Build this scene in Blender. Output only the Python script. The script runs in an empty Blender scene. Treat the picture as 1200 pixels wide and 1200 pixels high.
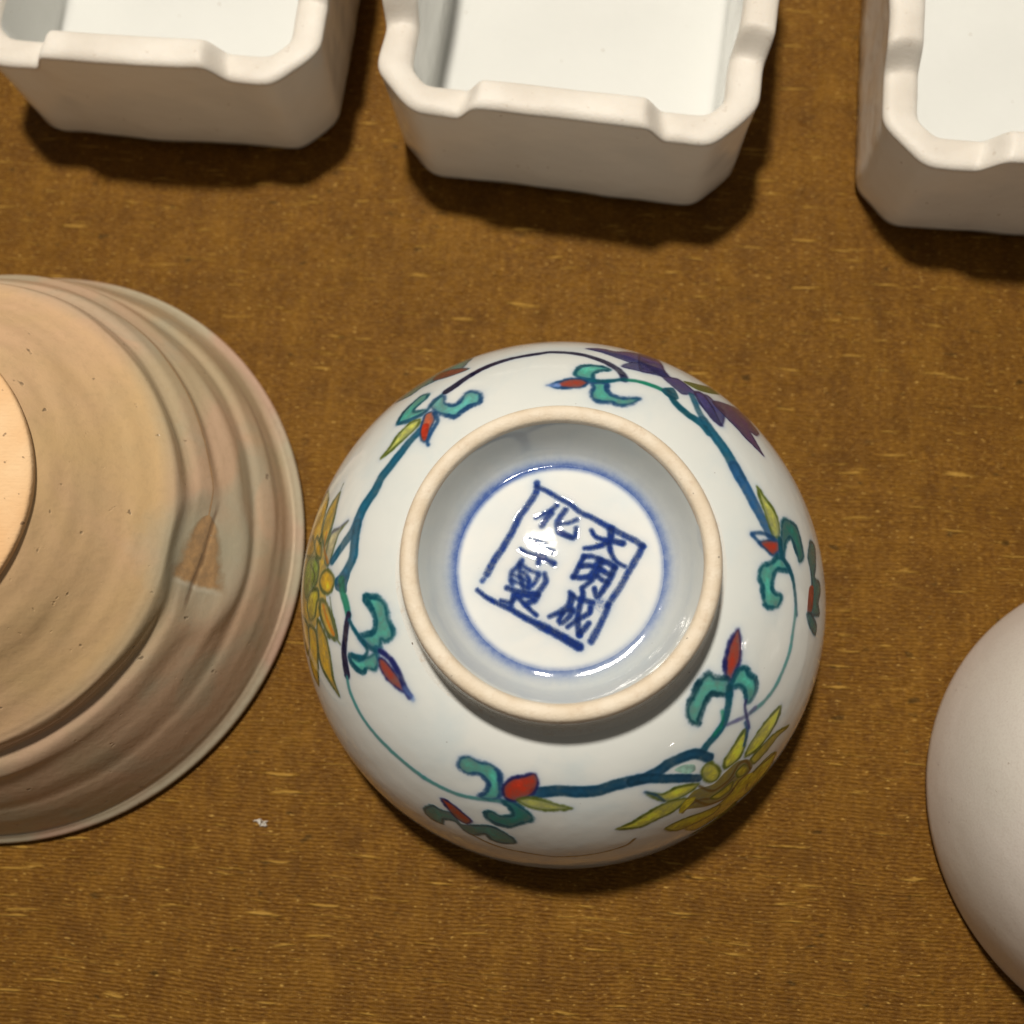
import bpy, bmesh, math, random
import numpy as np
from mathutils import Matrix, Vector, noise

random.seed(4)
S = 0.01                      # everything below is written in centimetres
scene = bpy.context.scene
COL = scene.collection

# ------------------------------------------------------------------ camera
CAM_H = 18.0
rows = [[0.998792, 0.0, 0.049147], [0.010649, 0.976243, -0.216419], [-0.047979, 0.216681, 0.975063]]                # world axes seen from the camera
cam_data = bpy.data.cameras.new('camera')
cam = bpy.data.objects.new('camera', cam_data)
COL.objects.link(cam)
M = Matrix(rows).to_4x4()
M.translation = Vector((0, 0, CAM_H * S))
cam.matrix_world = M
cam_data.sensor_width = 36
cam_data.lens = 36 * 1260 / 1200
cam_data.clip_start = 0.005
cam_data.clip_end = 20
cam_data.dof.use_dof = True
cam_data.dof.focus_distance = 0.150
cam_data.dof.aperture_fstop = 17
scene.camera = cam

# ------------------------------------------------------------------ room light
world = bpy.data.worlds.new('World')
scene.world = world
world.use_nodes = True
bg = world.node_tree.nodes['Background']
bg.inputs['Color'].default_value = (1.0, 0.90, 0.77, 1)
bg.inputs['Strength'].default_value = 0.10
scene.view_settings.view_transform = 'Standard'
scene.view_settings.look = 'None'
scene.view_settings.exposure = 0.0
scene.view_settings.gamma = 1.0


def lamp(name, loc, target, radius, watts, color):
    d = bpy.data.lights.new(name, 'AREA')
    d.shape = 'DISK'
    d.size = 2 * radius * S
    d.energy = watts
    d.color = color
    o = bpy.data.objects.new(name, d)
    o.location = Vector(loc) * S
    o.rotation_euler = (Vector(target) - Vector(loc)).to_track_quat('-Z', 'Y').to_euler()
    COL.objects.link(o)
    return o


lamp('ceiling_lamp', (-8.0, 32.0, 84), (0, 4, 0), 3.8, 8.4, (1.0, 0.93, 0.82))
lamp('far_lamp', (2.4 + 125, 1.5 - 23, 90), (2, 2, 3), 0.7, 0.16, (1.0, 0.9, 0.78))
lamp('far_lamp', (1.4 + 80, 0 - 105, 86), (2, 2, 3), 0.7, 0.16, (1.0, 0.9, 0.78))


# ------------------------------------------------------------------ helpers
def link(name, mesh, mat=None, parent=None, smooth=True):
    if smooth:
        mesh.polygons.foreach_set('use_smooth', [True] * len(mesh.polygons))
    o = bpy.data.objects.new(name, mesh)
    for m in (mat if isinstance(mat, (list, tuple)) else [mat]):
        if m:
            mesh.materials.append(m)
    COL.objects.link(o)
    if parent:
        o.parent = parent
    return o


def thing(name, loc, label, cat, rz=0.0, group=None):
    o = bpy.data.objects.new(name, None)
    o.empty_display_size = 0.01
    o.location = Vector(loc) * S
    o.rotation_euler = (0, 0, rz)
    COL.objects.link(o)
    o['label'] = label
    o['category'] = cat
    if group:
        o['group'] = group
    return o


def smooth_profile(pts, n):
    """Catmull-Rom through (r, z) points."""
    out = []
    P = [pts[0]] + list(pts) + [pts[-1]]
    for i in range(1, len(P) - 2):
        p0, p1, p2, p3 = (np.array(P[i - 1]), np.array(P[i]), np.array(P[i + 1]), np.array(P[i + 2]))
        for k in range(n):
            t = k / n
            out.append(0.5 * (2 * p1 + (p2 - p0) * t + (2 * p0 - 5 * p1 + 4 * p2 - p3) * t * t + (3 * p1 - p0 - 3 * p2 + p3) * t ** 3))
    out.append(np.array(pts[-1]))
    return [(float(a), float(b)) for a, b in out]


def lathe(name, prof, seg, mat, parent, wob=None, uv=None):
    """prof: list of (r, z) cm. wob(r, z, angle) -> (r, z). uv(i, r, z, a) -> (u, v)."""
    nv = len(prof)
    verts = []
    for i, (r, z) in enumerate(prof):
        for j in range(seg):
            a = 2 * math.pi * j / seg
            rr, zz = wob(r, z, a) if wob else (r, z)
            verts.append((rr * math.cos(a) * S, rr * math.sin(a) * S, zz * S))
    faces = []
    for i in range(nv - 1):
        for j in range(seg):
            k = (j + 1) % seg
            faces.append((i * seg + j, (i + 1) * seg + j, (i + 1) * seg + k, i * seg + k))
    if prof[-1][0] < 0.06:
        faces.append(tuple((nv - 1) * seg + j for j in range(seg)))
    me = bpy.data.meshes.new(name)
    me.from_pydata(verts, [], faces)
    if uv:
        lay = me.uv_layers.new(name='UVMap')
        li = np.empty(len(me.loops), dtype=np.int32)
        me.loops.foreach_get('vertex_index', li)
        vu = np.array([uv(i, prof[i][0], prof[i][1], 2 * math.pi * j / seg) for i in range(nv) for j in range(seg)], dtype=np.float32)
        lay.data.foreach_set('uv', vu[li].ravel())
    bm = bmesh.new()
    bm.from_mesh(me)
    bmesh.ops.recalc_face_normals(bm, faces=bm.faces)
    bm.to_mesh(me)
    bm.free()
    return link(name, me, mat, parent)


class NT:
    """Small wrapper to write node trees in few lines."""
    def __init__(self, name):
        self.m = bpy.data.materials.new(name)
        self.m.use_nodes = True
        self.t = self.m.node_tree
        self.b = self.t.nodes['Principled BSDF']

    def n(self, typ, **kw):
        nd = self.t.nodes.new('ShaderNode' + typ)
        for k, v in kw.items():
            if k in nd.inputs:
                s = nd.inputs[k]
                if hasattr(v, 'is_output') or isinstance(v, bpy.types.NodeSocket):
                    self.t.links.new(v, s)
                else:
                    s.default_value = v
            else:
                setattr(nd, k, v)
        return nd

    def l(self, a, b):
        self.t.links.new(a, b)

    def coord(self, scale=(1, 1, 1), rot=(0, 0, 0), loc=(0, 0, 0)):
        tc = self.n('TexCoord')
        mp = self.n('Mapping')
        self.l(tc.outputs['Object'], mp.inputs['Vector'])
        mp.inputs['Scale'].default_value = scale
        mp.inputs['Rotation'].default_value = rot
        mp.inputs['Location'].default_value = loc
        return mp.outputs['Vector']

    def noise(self, vec, scale, detail=4, rough=0.5, dist=0.0):
        nd = self.n('TexNoise')
        self.l(vec, nd.inputs['Vector'])
        nd.inputs['Scale'].default_value = scale
        nd.inputs['Detail'].default_value = detail
        nd.inputs['Roughness'].default_value = rough
        nd.inputs['Distortion'].default_value = dist
        return nd.outputs['Fac']

    def ramp(self, fac, stops, interp='LINEAR'):
        nd = self.n('ValToRGB')
        self.l(fac, nd.inputs['Fac'])
        cr = nd.color_ramp
        cr.interpolation = interp
        while len(cr.elements) < len(stops):
            cr.elements.new(0.5)
        for e, (p, c) in zip(cr.elements, stops):
            e.position = p
            e.color = (c, c, c, 1) if isinstance(c, (int, float)) else (*c, 1)
        return nd.outputs['Color']

    def mix(self, fac, a, b, mode='MIX'):
        nd = self.n('Mix')
        nd.data_type = 'RGBA'
        nd.blend_type = mode
        for s, v in ((nd.inputs[0], fac), (nd.inputs[6], a), (nd.inputs[7], b)):
            if isinstance(v, bpy.types.NodeSocket):
                self.l(v, s)
            elif isinstance(v, (int, float)):
                s.default_value = v
            else:
                s.default_value = (*v, 1)
        return nd.outputs[2]

    def math(self, op, a, b=0.0, c=0.0, clamp=False):
        nd = self.n('Math')
        nd.operation = op
        nd.use_clamp = clamp
        for s, v in zip(nd.inputs, (a, b, c)):
            if isinstance(v, bpy.types.NodeSocket):
                self.l(v, s)
            else:
                s.default_value = v
        return nd.outputs[0]

    def bump(self, height, strength, dist, prev=None):
        nd = self.n('Bump')
        self.l(height, nd.inputs['Height'])
        nd.inputs['Strength'].default_value = strength
        nd.inputs['Distance'].default_value = dist
        if prev:
            self.l(prev, nd.inputs['Normal'])
        return nd.outputs['Normal']

    def xyz(self, vec):
        nd = self.n('SeparateXYZ')
        self.l(vec, nd.inputs[0])
        return nd.outputs

    def set(self, **kw):
        for k, v in kw.items():
            s = self.b.inputs[k.replace('_', ' ')]
            if isinstance(v, bpy.types.NodeSocket):
                self.l(v, s)
            else:
                s.default_value = (*v, 1) if isinstance(v, tuple) and len(v) == 3 else v
        return self.m


# ------------------------------------------------------------------ painter
def srgb(r, g, b):
    return np.array([r, g, b], dtype=np.float32) / 255.0


INK = {
    'navy': srgb(38, 42, 104), 'navyt': srgb(34, 74, 122), 'navyl': srgb(104, 104, 152), 'dark': srgb(24, 24, 58),
    'teal': srgb(82, 176, 156), 'teall': srgb(100, 188, 180), 'teald': srgb(34, 112, 104), 'dteal': srgb(20, 84, 104),
    'ddteal': srgb(16, 60, 78), 'tealb': srgb(72, 148, 152), 'tealgr': srgb(62, 128, 122), 'stem': srgb(28, 90, 120),
    'stemb': srgb(44, 92, 142), 'stemd': srgb(22, 68, 98), 'green2': srgb(26, 128, 104), 'green': srgb(150, 172, 70),
    'pgreen': srgb(160, 200, 186), 'red': srgb(176, 52, 30), 'redo': srgb(206, 98, 62), 'redb': srgb(140, 66, 58),
    'gold': srgb(222, 172, 48), 'pgold': srgb(216, 200, 150), 'olive': srgb(92, 104, 58), 'olive2': srgb(98, 112, 48),
    'olived': srgb(86, 92, 70), 'yel': srgb(212, 210, 92), 'yel2': srgb(218, 196, 60), 'yel3': srgb(240, 226, 70),
    'brown': srgb(112, 88, 52), 'brownf': srgb(150, 132, 62), 'purple': srgb(70, 64, 120), 'purpled': srgb(46, 42, 92),
    'purpleb': srgb(84, 60, 96), 'edgeg': srgb(88, 142, 132), 'edgeg2': srgb(46, 112, 112), 'grey': srgb(110, 108, 130),
    'halo': srgb(110, 140, 200), 'orange': srgb(206, 112, 40),
}


def spline(pts, closed, step=0.02):
    P = np.array(pts, dtype=np.float64)
    n = len(P)
    if n == 2 and not closed:
        return P
    out = []
    rng = range(n if closed else n - 1)
    for i in rng:
        if closed:
            p0, p1, p2, p3 = P[i - 1], P[i], P[(i + 1) % n], P[(i + 2) % n]
        else:
            p0, p1, p2, p3 = P[max(i - 1, 0)], P[i], P[i + 1], P[min(i + 2, n - 1)]
        k = int(max(2, min(8, np.hypot(*(p2 - p1)) / step)))
        T = 0.42
        m1, m2 = (p2 - p0) * T, (p3 - p1) * T
        for q in range(k):
            t = q / k
            out.append((2 * t ** 3 - 3 * t * t + 1) * p1 + (t ** 3 - 2 * t * t + t) * m1 + (-2 * t ** 3 + 3 * t * t) * p2 + (t ** 3 - t * t) * m2)
    if not closed:
        out.append(P[-1])
    return np.array(out)


class Canvas:
    def __init__(self, n, half):
        self.n, self.half = n, half
        self.a = np.ones((n, n, 3), dtype=np.float32)
        rs = np.random.RandomState(7)
        self.g = self.field(rs, n, (64, 200, 500))

    @staticmethod
    def field(rs, n, cells):
        acc = np.zeros((n, n), dtype=np.float32)
        w = 1.0
        for c in cells:
            c = min(c, n)
            g = rs.rand(c + 1, c + 1).astype(np.float32)
            x = np.linspace(0, c - 1e-3, n)
            i = x.astype(int)
            f = (x - i).astype(np.float32)
            f = f * f * (3 - 2 * f)
            r = g[i][:, i] * (1 - f)[None, :] + g[i][:, i + 1] * f[None, :]
            r2 = g[i + 1][:, i] * (1 - f)[None, :] + g[i + 1][:, i + 1] * f[None, :]
            acc += w * (r * (1 - f)[:, None] + r2 * f[:, None] - 0.5)
            w *= 0.7
        return acc

    def box(self, P, pad):
        lo = np.floor((P.min(0) - pad + self.half) / (2 * self.half) * self.n).astype(int)
        hi = np.ceil((P.max(0) + pad + self.half) / (2 * self.half) * self.n).astype(int) + 1
        lo = np.clip(lo, 0, self.n)
        hi = np.clip(hi, 0, self.n)
        xs = (np.arange(lo[0], hi[0]) + 0.5) / self.n * 2 * self.half - self.half
        ys = (np.arange(lo[1], hi[1]) + 0.5) / self.n * 2 * self.half - self.half
        X, Y = np.meshgrid(xs, ys)
        return (slice(lo[1], hi[1]), slice(lo[0], hi[0])), X.astype(np.float32), Y.astype(np.float32)

    def dist(self, P, X, Y, closed, W=None):
        n = len(P)
        best = np.full(X.shape, 1e9, dtype=np.float32)
        inside = np.zeros(X.shape, dtype=bool)
        for i in range(n if closed else n - 1):
            a, b = P[i], P[(i + 1) % n]
            d = b - a
            L = d @ d + 1e-12
            t = np.clip(((X - a[0]) * d[0] + (Y - a[1]) * d[1]) / L, 0, 1)
            q = np.hypot(X - a[0] - t * d[0], Y - a[1] - t * d[1])
            if W is not None:
                q = q - (W[i] + (W[i + 1] - W[i]) * t)
            np.minimum(best, q, out=best)
            if closed:
                c = ((a[1] > Y) != (b[1] > Y))
                if c.any():
                    xx = a[0] + (Y - a[1]) * d[0] / (d[1] if abs(d[1]) > 1e-9 else 1e-9)
                    inside ^= c & (X < xx)
        if closed:
            best = np.where(inside, -best, best)
        return best

    def lay(self, sl, alpha, col):
        al = np.clip(alpha, 0, 1)[..., None]
        self.a[sl] = self.a[sl] * (1 - al) + self.a[sl] * 0 + al * col * (0.25 + 0.75 * 1.0)

    def fill(self, pts, col, outline=None, ow=0.02, alpha=0.9, soft=0.012):
        P = spline(pts, True)
        sl, X, Y = self.box(P, 0.12)
        if X.size == 0:
            return
        d = self.dist(P, X, Y, True)
        g = self.g[sl]
        c = INK[col]
        a = np.clip(0.5 - d / soft, 0, 1) * (alpha + 0.22 * g)
        tone = (1 + 0.42 * g)[..., None] * (1 - 0.30 * np.exp(-np.abs(d) / 0.035) * (outline is not None))[..., None]
        al = np.clip(a, 0, 1)[..., None]
        self.a[sl] = self.a[sl] * (1 - al) + al * np.clip(c * tone, 0, 1)
        if outline:
            o = INK[outline]
            hw = ow * 0.88 * (1 + 0.8 * g)
            dd = np.abs(d) - hw
            al = (np.clip(0.5 - dd / 0.03, 0, 1) * (0.80 + 0.4 * g)).clip(0, 1)[..., None]
            self.a[sl] = self.a[sl] * (1 - al) + al * o
            ha = (np.exp(-np.clip(dd, 0, None) / 0.032) * 0.24 * (dd > 0)).astype(np.float32)[..., None]
            self.a[sl] = self.a[sl] * (1 - ha) + ha * INK['halo']

    def stroke(self, pts, col, w0, w1, alpha=0.9, soft=0.03, halo=0.20, thick=1.5, rough=0.010):
        P = spline(pts, False)
        L = np.r_[0, np.cumsum(np.hypot(*np.diff(P, axis=0).T))]
        L = L / L[-1]
        W = (w0 + (w1 - w0) * L) * 0.5 * thick
        sl, X, Y = self.box(P, 0.2)
        if X.size == 0:
            return
        d = self.dist(P, X, Y, False, W)
        g = self.g[sl]
        d = d - g * rough
        a = np.clip(0.5 - d / soft, 0, 1) * (alpha + 0.25 * g)
        al = np.clip(a, 0, 1)[..., None]
        c = np.clip(INK[col] * (1 + 0.3 * g)[..., None], 0, 1)
        self.a[sl] = self.a[sl] * (1 - al) + al * c
        if w0 > 0.06 and col in ('stem', 'stemb', 'stemd', 'green2'):
            al = (np.clip(0.5 - (d + W.mean() * 0.62) / 0.03, 0, 1) * (0.38 + 0.3 * g)).clip(0, 1)[..., None]
            self.a[sl] = self.a[sl] * (1 - al) + al * np.clip(INK[col] * 1.25 + 0.05, 0, 1)
        if halo:
            ha = (np.exp(-np.clip(d, 0, None) / 0.03) * halo * (d > 0))[..., None]
            self.a[sl] = self.a[sl] * (1 - ha) + ha * INK['halo']

    def soften(self, times):
        for _ in range(times):
            for ax in (0, 1):
                self.a = (np.roll(self.a, 1, ax) + 2 * self.a + np.roll(self.a, -1, ax)) / 4

    def image(self, name):
        im = bpy.data.images.new(name, self.n, self.n, alpha=False)
        px = np.ones((self.n, self.n, 4), dtype=np.float32)
        px[..., :3] = np.clip(self.a, 0, 1)
        im.pixels.foreach_set(px.ravel())
        im.update()
        im.pack()
        return im


# ------------------------------------------------------------------ brocade cloth
def cloth_material():
    k = NT('golden_silk')
    rz = math.radians(-3.2)
    base = k.coord((100, 100, 100), (0, 0, -rz))        # centimetres
    # slow warping so that the ribs are never ruler-straight
    wn = k.n('TexNoise')
    k.l(base, wn.inputs['Vector'])
    wn.inputs['Scale'].default_value = 0.22
    wn.inputs['Detail'].default_value = 2
    sub = k.n('VectorMath', operation='SUBTRACT')
    k.l(wn.outputs['Color'], sub.inputs[0])
    sub.inputs[1].default_value = (0.5, 0.5, 0.5)
    sc = k.n('VectorMath', operation='MULTIPLY')
    k.l(sub.outputs[0], sc.inputs[0])
    sc.inputs[1].default_value = (0.0, 0.45, 0.0)
    add = k.n('VectorMath', operation='ADD')
    k.l(base, add.inputs[0])
    k.l(sc.outputs[0], add.inputs[1])
    V = add.outputs[0]

    def stretched(sx, sy, detail=3, rough=0.55, scale=1.0, off=0.0):
        mp = k.n('Mapping')
        k.l(V, mp.inputs['Vector'])
        mp.inputs['Scale'].default_value = (sx, sy, 1)
        mp.inputs['Location'].default_value = (off, off * 1.7, off)
        return k.noise(mp.outputs[0], scale, detail, rough)

    y = k.xyz(V)[1]
    # ribs: 19 a centimetre, each of uneven width
    ph = k.math('ADD', k.math('MULTIPLY', y, 2 * math.pi * 16.5), k.math('MULTIPLY', stretched(0.8, 6, 2), 5.0))
    rib = k.math('MULTIPLY', k.math('ADD', k.math('SINE', ph), 1.0), 0.5)
    # warp threads crossing
    x = k.xyz(V)[0]
    warp = k.math('MULTIPLY', k.math('ADD', k.math('SINE', k.math('MULTIPLY', x, 2 * math.pi * 30)), 1.0), 0.5)
    fine = stretched(9, 30, 2, 0.6)
    streak = stretched(2.2, 12, 3, 0.6, off=3)
    vert = stretched(3.0, 0.55, 3, 0.6, off=8)
    patch = stretched(0.8, 0.8, 4, 0.6, off=5)
    slub = stretched(1.2, 11, 2, 0.5, off=11)
    slub_m = k.ramp(slub, [(0.635, 0), (0.71, 1)])
    dark = stretched(2.6, 4.5, 3, 0.5, off=17)
    dark_m = k.ramp(dark, [(0.655, 0), (0.74, 1)])
    glint = stretched(9, 26, 1, 0.5, off=21)
    glint_m = k.ramp(glint, [(0.665, 0), (0.77, 1)])
    D1, D2, D3 = (0.118, 0.0475, 0.0048), (0.168, 0.0735, 0.0076), (0.110, 0.046, 0.0050)
    c = k.mix(k.ramp(patch, [(0.35, 0), (0.65, 1)]), D1, D2)
    c = k.mix(k.ramp(vert, [(0.42, 0), (0.58, 0.9)]), c, (0.105, 0.040, 0.005))
    c = k.mix(k.ramp(streak, [(0.48, 0), (0.74, 0.45)]), c, (0.235, 0.108, 0.015))
    thr = stretched(13, 1.6, 3, 0.6, off=61)
    c = k.mix(k.ramp(thr, [(0.46, 0), (0.66, 0.55)]), c, (0.098, 0.037, 0.0045))
    c = k.mix(k.ramp(fine, [(0.45, 0), (0.70, 0.85)]), c, (0.265, 0.125, 0.018))
    blot = k.ramp(stretched(1.7, 1.5, 5, 0.65, off=41), [(0.50, 0), (0.70, 0.7)])
    c = k.mix(blot, c, (0.085, 0.033, 0.005))
    gold = k.ramp(stretched(1.5, 2.0, 4, 0.65, off=47), [(0.55, 0), (0.75, 0.5)])
    c = k.mix(gold, c, (0.25, 0.115, 0.014))
    ribw = k.ramp(stretched(0.5, 1.3, 3, 0.6, off=31), [(0.35, 0.06), (0.65, 0.42)])
    c = k.mix(k.math('MULTIPLY', k.math('SUBTRACT', 1.0, rib), ribw), c, (0.065, 0.023, 0.003))
    c = k.mix(k.math('MULTIPLY', slub_m, 0.75), c, (0.42, 0.235, 0.045))
    c = k.mix(k.math('MULTIPLY', dark_m, 0.75), c, (0.036, 0.018, 0.004))
    c = k.mix(k.math('MULTIPLY', glint_m, 0.8), c, (0.50, 0.30, 0.075))  # sparkle of the silk painted into the colour as bright flecks
    h = k.math('ADD', k.math('MULTIPLY', rib, 0.7), k.math('MULTIPLY', slub_m, 2.0))
    h = k.math('ADD', h, k.math('MULTIPLY', warp, 0.25))
    h = k.math('ADD', h, k.math('MULTIPLY', fine, 2.4))
    h = k.math('ADD', h, k.math('MULTIPLY', streak, 1.2))
    nrm = k.bump(h, 0.85, 0.00011)
    k.set(Base_Color=c, Roughness=0.50, Normal=nrm, Specular_IOR_Level=0.32)
    k.b.inputs['Specular Tint'].default_value = (1.0, 0.72, 0.36, 1)
    k.b.inputs['Anisotropic'].default_value = 0.3
    k.b.inputs['Sheen Weight'].default_value = 0.0
    return k.m


def make_cloth():
    n, half = 160, 45.0
    verts, faces = [], []
    for i in range(n + 1):
        for j in range(n + 1):
            x, y = -half + 2 * half * j / n, -half + 2 * half * i / n + 5
            z = -0.03 + 0.028 * noise.noise(Vector((x * 0.16, y * 0.3, 3.1)))
            verts.append((x * S, y * S, z * S))
    for i in range(n):
        for j in range(n):
            a = i * (n + 1) + j
            faces.append((a, a + 1, a + n + 2, a + n + 1))
    me = bpy.data.meshes.new('tablecloth')
    me.from_pydata(verts, [], faces)
    o = link('tablecloth', me, cloth_material())
    o['kind'] = 'structure'
    return o


make_cloth()


# ------------------------------------------------------------------ porcelain trays
def bare_porcelain():
    k = NT('bare_porcelain')
    v = k.coord((100, 100, 100))
    c = k.mix(k.ramp(k.noise(v, 0.9, 4), [(0.35, 0), (0.65, 1)]), (0.69, 0.635, 0.56), (0.80, 0.755, 0.685))
    c = k.mix(k.ramp(k.noise(v, 7.0, 2), [(0.66, 0), (0.74, 0.35)]), c, (0.50, 0.41, 0.32))
    n = k.bump(k.noise(v, 22, 3), 0.15, 0.0004)
    k.set(Base_Color=c, Roughness=0.52, Normal=n, Specular_IOR_Level=0.4)
    k.b.inputs['Subsurface Weight'].default_value = 0.12
    k.b.inputs['Subsurface Radius'].default_value = (0.002, 0.0016, 0.0012)
    return k.m


def glazed_porcelain(name='white_glaze', tint=(0.78, 0.77, 0.72), rough=0.14):
    k = NT(name)
    v = k.coord((100, 100, 100))
    c = k.mix(k.ramp(k.noise(v, 0.6, 3), [(0.3, 0), (0.7, 1)]), tint, tuple(min(1, t * 1.04) for t in tint))
    c = k.mix(k.ramp(k.noise(v, 9.0, 1), [(0.78, 0), (0.81, 0.6)]), c, (0.35, 0.28, 0.2))
    n = k.bump(k.noise(v, 0.8, 3), 0.5, 0.0012)
    k.set(Base_Color=c, Roughness=rough, Normal=n, Specular_IOR_Level=0.5)
    k.b.inputs['Subsurface Weight'].default_value = 0.1
    k.b.inputs['Subsurface Radius'].default_value = (0.002, 0.002, 0.0018)
    return k.m


M_BARE = bare_porcelain()
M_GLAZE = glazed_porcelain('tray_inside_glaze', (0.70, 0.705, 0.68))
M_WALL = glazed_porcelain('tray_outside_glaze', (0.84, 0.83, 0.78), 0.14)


def tray_outline(w, l, ch, off=0.0):
    """Rectangle with cut corners, the whole outline moved by off; always the
    same number of points. Also gives each point's distance from its side's middle."""
    hw, hl, c = w / 2 + off, l / 2 + off, max(0.05, ch + off * (0.586 if off > -0.3 else 0.95) + (0.11 if off <= -0.3 else 0))
    corners = [(-hw + c, -hl), (hw - c, -hl), (hw, -hl + c), (hw, hl - c), (hw - c, hl), (-hw + c, hl), (-hw, hl - c), (-hw, -hl + c)]
    pts, side = [], []
    for i in range(8):
        a, b = Vector(corners[i]), Vector(corners[(i + 1) % 8])
        n = 90 if i % 2 == 0 else 14
        for q in range(n):
            t = q / n
            pts.append(a.lerp(b, t))
            side.append(abs(t - 0.5) * (b - a).length if i % 2 == 0 else 9.0)
    P = np.array([(p.x, p.y) for p in pts])
    for _ in range(14):                                   # ease the corners
        P = (np.roll(P, 1, 0) + P * 2 + np.roll(P, -1, 0)) / 4
    return P, np.array(side)


def sm(x, a, b):
    t = min(1, max(0, (x - a) / (b - a)))
    return t * t * (3 - 2 * t)


def make_tray(loc, rz, label, seed, first=None):
    t = thing('porcelain_tray', loc, label, 'tray', rz, 'white porcelain trays along the top')
    W, L = 6.34, 6.5
    lift = 0.30                                            # wall height added above the foot
    tw = 1.44 + 0.10 * math.sin(seed)
    side = tray_outline(W, L, 0.72)[1]
    n = len(side)
    prof_out = [(-0.32, 0.03, 0), (-0.25, 0.0, 0), (-0.16, 0.05, 0), (-0.11, 0.22, 0), (-0.09, 0.7, 0), (-0.06, 1.3, 0), (-0.03, 1.75, .8), (-0.02, 1.90, 1)]
    prof_rim = [(-0.02, 1.90, 1), (-0.01, 1.95, 1), (-0.035, 2.00, 1), (-0.09, 2.035, 1), (-0.18, 2.05, 1), (-0.31, 2.05, 1), (-0.44, 2.03, 1), (-0.52, 1.99, 1), (-0.565, 1.93, 1), (-0.58, 1.86, 1)]
    prof_in = [(-0.58, 1.86, 1), (-0.582, 1.7, .7), (-0.588, 1.2, 0), (-0.596, 0.6, 0), (-0.605, 0.44, 0), (-0.625, 0.37, 0), (-0.68, 0.33, 0), (-0.78, 0.31, 0), (-0.95, 0.305, 0), (-1.2, 0.305, 0)]

    def build(name, prof, mat, cap=False, foot=False):
        verts = []
        for off, z, wgt in prof:
            P = tray_outline(W, L, 0.72, off)[0]
            for i in range(n):
                tab = 1 - sm(side[i], tw - 0.22, tw + 0.2)
                arch = (1 - sm(side[i], 1.3, 1.7)) * (0.09 if foot and z < 0.04 else 0)
                jit = (0.0 if off < -0.6 else 0.05) * (noise.noise(Vector((P[i][0] * 0.55 + seed, P[i][1] * 0.55, 0.5))) + 0.45 * noise.noise(Vector((P[i][0] * 1.7 + seed, P[i][1] * 1.7, off * 3))))
                f = 1 + (0.06 * tab * wgt + jit) / 3.2
                x, y = P[i] * f
                zz = z + lift * sm(z, 0.5, 1.6) + 0.42 * tab * wgt + arch + jit * (0.8 if wgt else 0)
                verts.append((x * S, y * S, zz * S))
        faces = []
        for r in range(len(prof) - 1):
            for i in range(n):
                j = (i + 1) % n
                faces.append((r * n + i, r * n + j, (r + 1) * n + j, (r + 1) * n + i))
        for row, on, flip in ((len(prof) - 1, cap, False), (0, foot, True)):
            if on:                                        # close with a fan round the middle
                verts.append((0, 0, prof[row][1] * S))
                m = len(verts) - 1
                for i in range(n):
                    q = (row * n + i, row * n + (i + 1) % n, m)
                    faces.append(q[::-1] if flip else q)
        me = bpy.data.meshes.new(name)
        me.from_pydata(verts, [], faces)
        return link(name, me, mat, t)

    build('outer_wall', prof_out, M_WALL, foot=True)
    build('rim', prof_rim, M_BARE)
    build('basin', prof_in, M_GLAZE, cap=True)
    return t


make_tray((-6.97, 14.22, 0), math.radians(-5.5), 'leftmost white porcelain tray, its left part cut off by the photo edge', 1.3)
make_tray((0.36, 13.06, 0), math.radians(-8), 'white porcelain tray in the middle of the row, above the painted cup', 7.7)
make_tray((8.44, 12.06, 0), math.radians(-5.5), 'white porcelain tray at the top right, cut off by the right edge', 15.1)


# ------------------------------------------------------------------ painted cup
CUP = (-0.07, 2.43)
CR, CF, CH = 4.24, 2.09, 4.30
ZJ, RJ = CH - 0.75, CF * 1.03

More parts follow.
